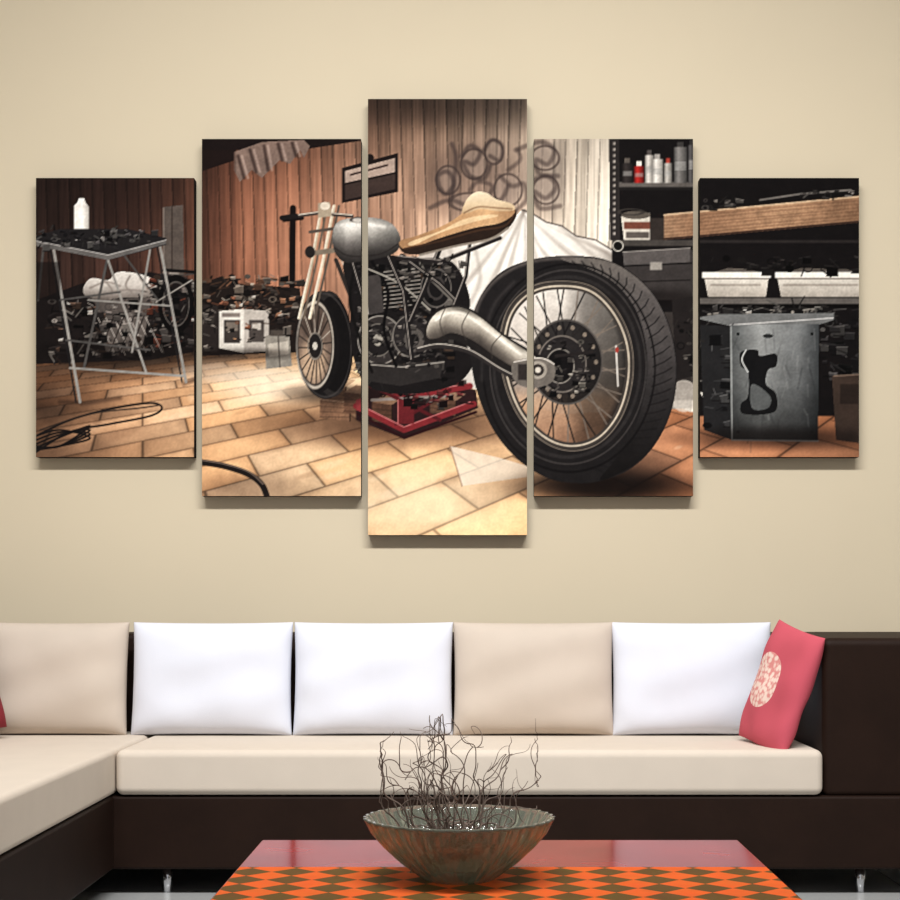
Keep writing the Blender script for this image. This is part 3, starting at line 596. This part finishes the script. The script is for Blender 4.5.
# ------------------------------------------------------------------ bowl (lathed, fluted glass)
M_bowl = bpy.data.materials.new('smoked_green_glass'); M_bowl.use_nodes = True
nt = M_bowl.node_tree; b = nt.nodes['Principled BSDF']; b.inputs['Base Color'].default_value = (0.42, 0.45, 0.36, 1)
b.inputs['Transmission Weight'].default_value = 0.75; b.inputs['Roughness'].default_value = 0.08; b.inputs['IOR'].default_value = 1.5
prof = [(0.0, .012), (.05, .010), (.072, .0), (.082, .0), (.10, .012), (.14, .042), (.18, .080), (.21, .115), (.224, .143), (.228, .150), (.222, .151), (.214, .142), (.20, .117), (.17, .082), (.13, .047), (.09, .022), (.05, .018), (0.0, .018)]
me = bpy.data.meshes.new('glass_bowl'); n = 180; vs = []; fs = []
for r, z in prof:
    for k in range(n):
        a = 2*math.pi*k/n; rr = r*(1+0.016*math.cos(36*a)*min(1, r/.1)); vs.append((rr*math.cos(a), rr*math.sin(a), z))
for i in range(len(prof)-1):
    for k in range(n): fs.append((i*n+k, i*n+(k+1) % n, (i+1)*n+(k+1) % n, (i+1)*n+k))
me.from_pydata(vs, [], fs); bm = bmesh.new(); bm.from_mesh(me); bmesh.ops.remove_doubles(bm, verts=bm.verts, dist=1e-5)
bmesh.ops.recalc_face_normals(bm, faces=bm.faces); bm.to_mesh(me); bm.free()
for p in me.polygons: p.use_smooth = True
me.materials.append(M_bowl); bowl = bpy.data.objects.new('glass_bowl', me); link(bowl); bowl.location = (-0.036, -3.07, 0.4036)

# ------------------------------------------------------------------ twigs
cu = bpy.data.curves.new('twigs', 'CURVE'); cu.dimensions = '3D'; cu.bevel_depth = 0.0022; cu.bevel_resolution = 2
rt = random.Random(21)
def spl(pts, r0=1.0, r1=.35):
    s = cu.splines.new('POLY'); s.points.add(len(pts)-1)
    for i, p in enumerate(pts): s.points[i].co = (*p, 1); s.points[i].radius = r0+(r1-r0)*i/(len(pts)-1)
def twig(start, az, el, length, curl, r0, depth=0):
    p = Vector(start); pts = [tuple(p)]; st = 0.008; N = int(length/st); w1 = rt.uniform(0, 6); fr = rt.uniform(.2, .42)
    cs = rt.choice([-1, 1])
    for i in range(N):
        t = i/N
        az += curl*.28*math.sin(w1+i*fr); el += curl*.20*math.sin(w1*1.7+i*fr*1.2)
        if t > .72: az += cs*.12; el -= .15*rt.choice([1, 1, 0.3])
        else: el += (.9-el)*.03
        rad = math.hypot(p.x, p.y)
        if rad > .15: el += .08
        d = Vector((math.cos(el)*math.cos(az), math.cos(el)*math.sin(az)*.7, math.sin(el))); p = p+d*st
        if p.z < 0.03: p.z = .03
        if rad > .19: p.x *= .97; p.y *= .97
        if p.z > .40: p.z = .40-(p.z-.40)*.5; el = -abs(el)*.5
        pts.append(tuple(p))
        if depth < 1 and i > 6 and rt.random() < .07: twig(p, az+rt.uniform(-1, 1), el+rt.uniform(-.6, .4), length*rt.uniform(.25, .45), curl*1.3, r0*.6, depth+1)
    spl(pts, r0, .35*r0)
for k in range(38):
    a = rt.uniform(0, 2*math.pi); r = rt.uniform(0.0, .08)
    twig((r*math.cos(a), r*math.sin(a), .045), a, rt.uniform(.7, 1.4), rt.uniform(.24, .44), rt.uniform(.8, 1.3), rt.uniform(.9, 1.4))
for k in range(44):
    a = rt.uniform(0, 2*math.pi); r = rt.uniform(.02, .11)
    pts = []; ph = rt.uniform(0, 6); dirn = rt.choice([-1, 1])
    for i in range(22):
        an = a+dirn*i*.14; q = r+.02*math.sin(ph+i*.5); pts.append((q*math.cos(an), q*math.sin(an), .05+.36*q+.02*math.sin(ph+i*.4)+.016))
    spl(pts, 1.1, .6)
cu.materials.append(M_twig)
tw = bpy.data.objects.new('dry_twig_arrangement', cu); link(tw); tw.location = (-0.036, -3.07, 0.4036)

# ------------------------------------------------------------------ lights, world, camera
def area(name, loc, target, sx, sy, p, col=(1, 1, 1), spread=180):
    l = bpy.data.lights.new(name, 'AREA'); l.shape = 'RECTANGLE'; l.size = sx; l.size_y = sy; l.energy = p; l.color = col
    l.spread = math.radians(spread)
    o = bpy.data.objects.new(name, l); link(o); o.location = loc
    o.rotation_euler = (Vector(target)-Vector(loc)).to_track_quat('-Z', 'Y').to_euler(); return o
area('ceiling_light', (0.0, -4.2, 4.9), (0, 0, -0.4), 4.2, 0.3, 166, (1, .993, .98), 112)
w = bpy.data.worlds.new('world'); scene.world = w; w.use_nodes = True
w.node_tree.nodes['Background'].inputs[0].default_value = (.98, .98, 1, 1); w.node_tree.nodes['Background'].inputs[1].default_value = 0.52

cam = bpy.data.cameras.new('camera'); co = bpy.data.objects.new('camera', cam); link(co)
co.location = (0, -6.9, 1.08); co.rotation_euler = (math.radians(90), 0, 0)
cam.sensor_width = 36; cam.lens = 1590/900*36; cam.shift_x = -24/900; cam.shift_y = 148/900
scene.camera = co
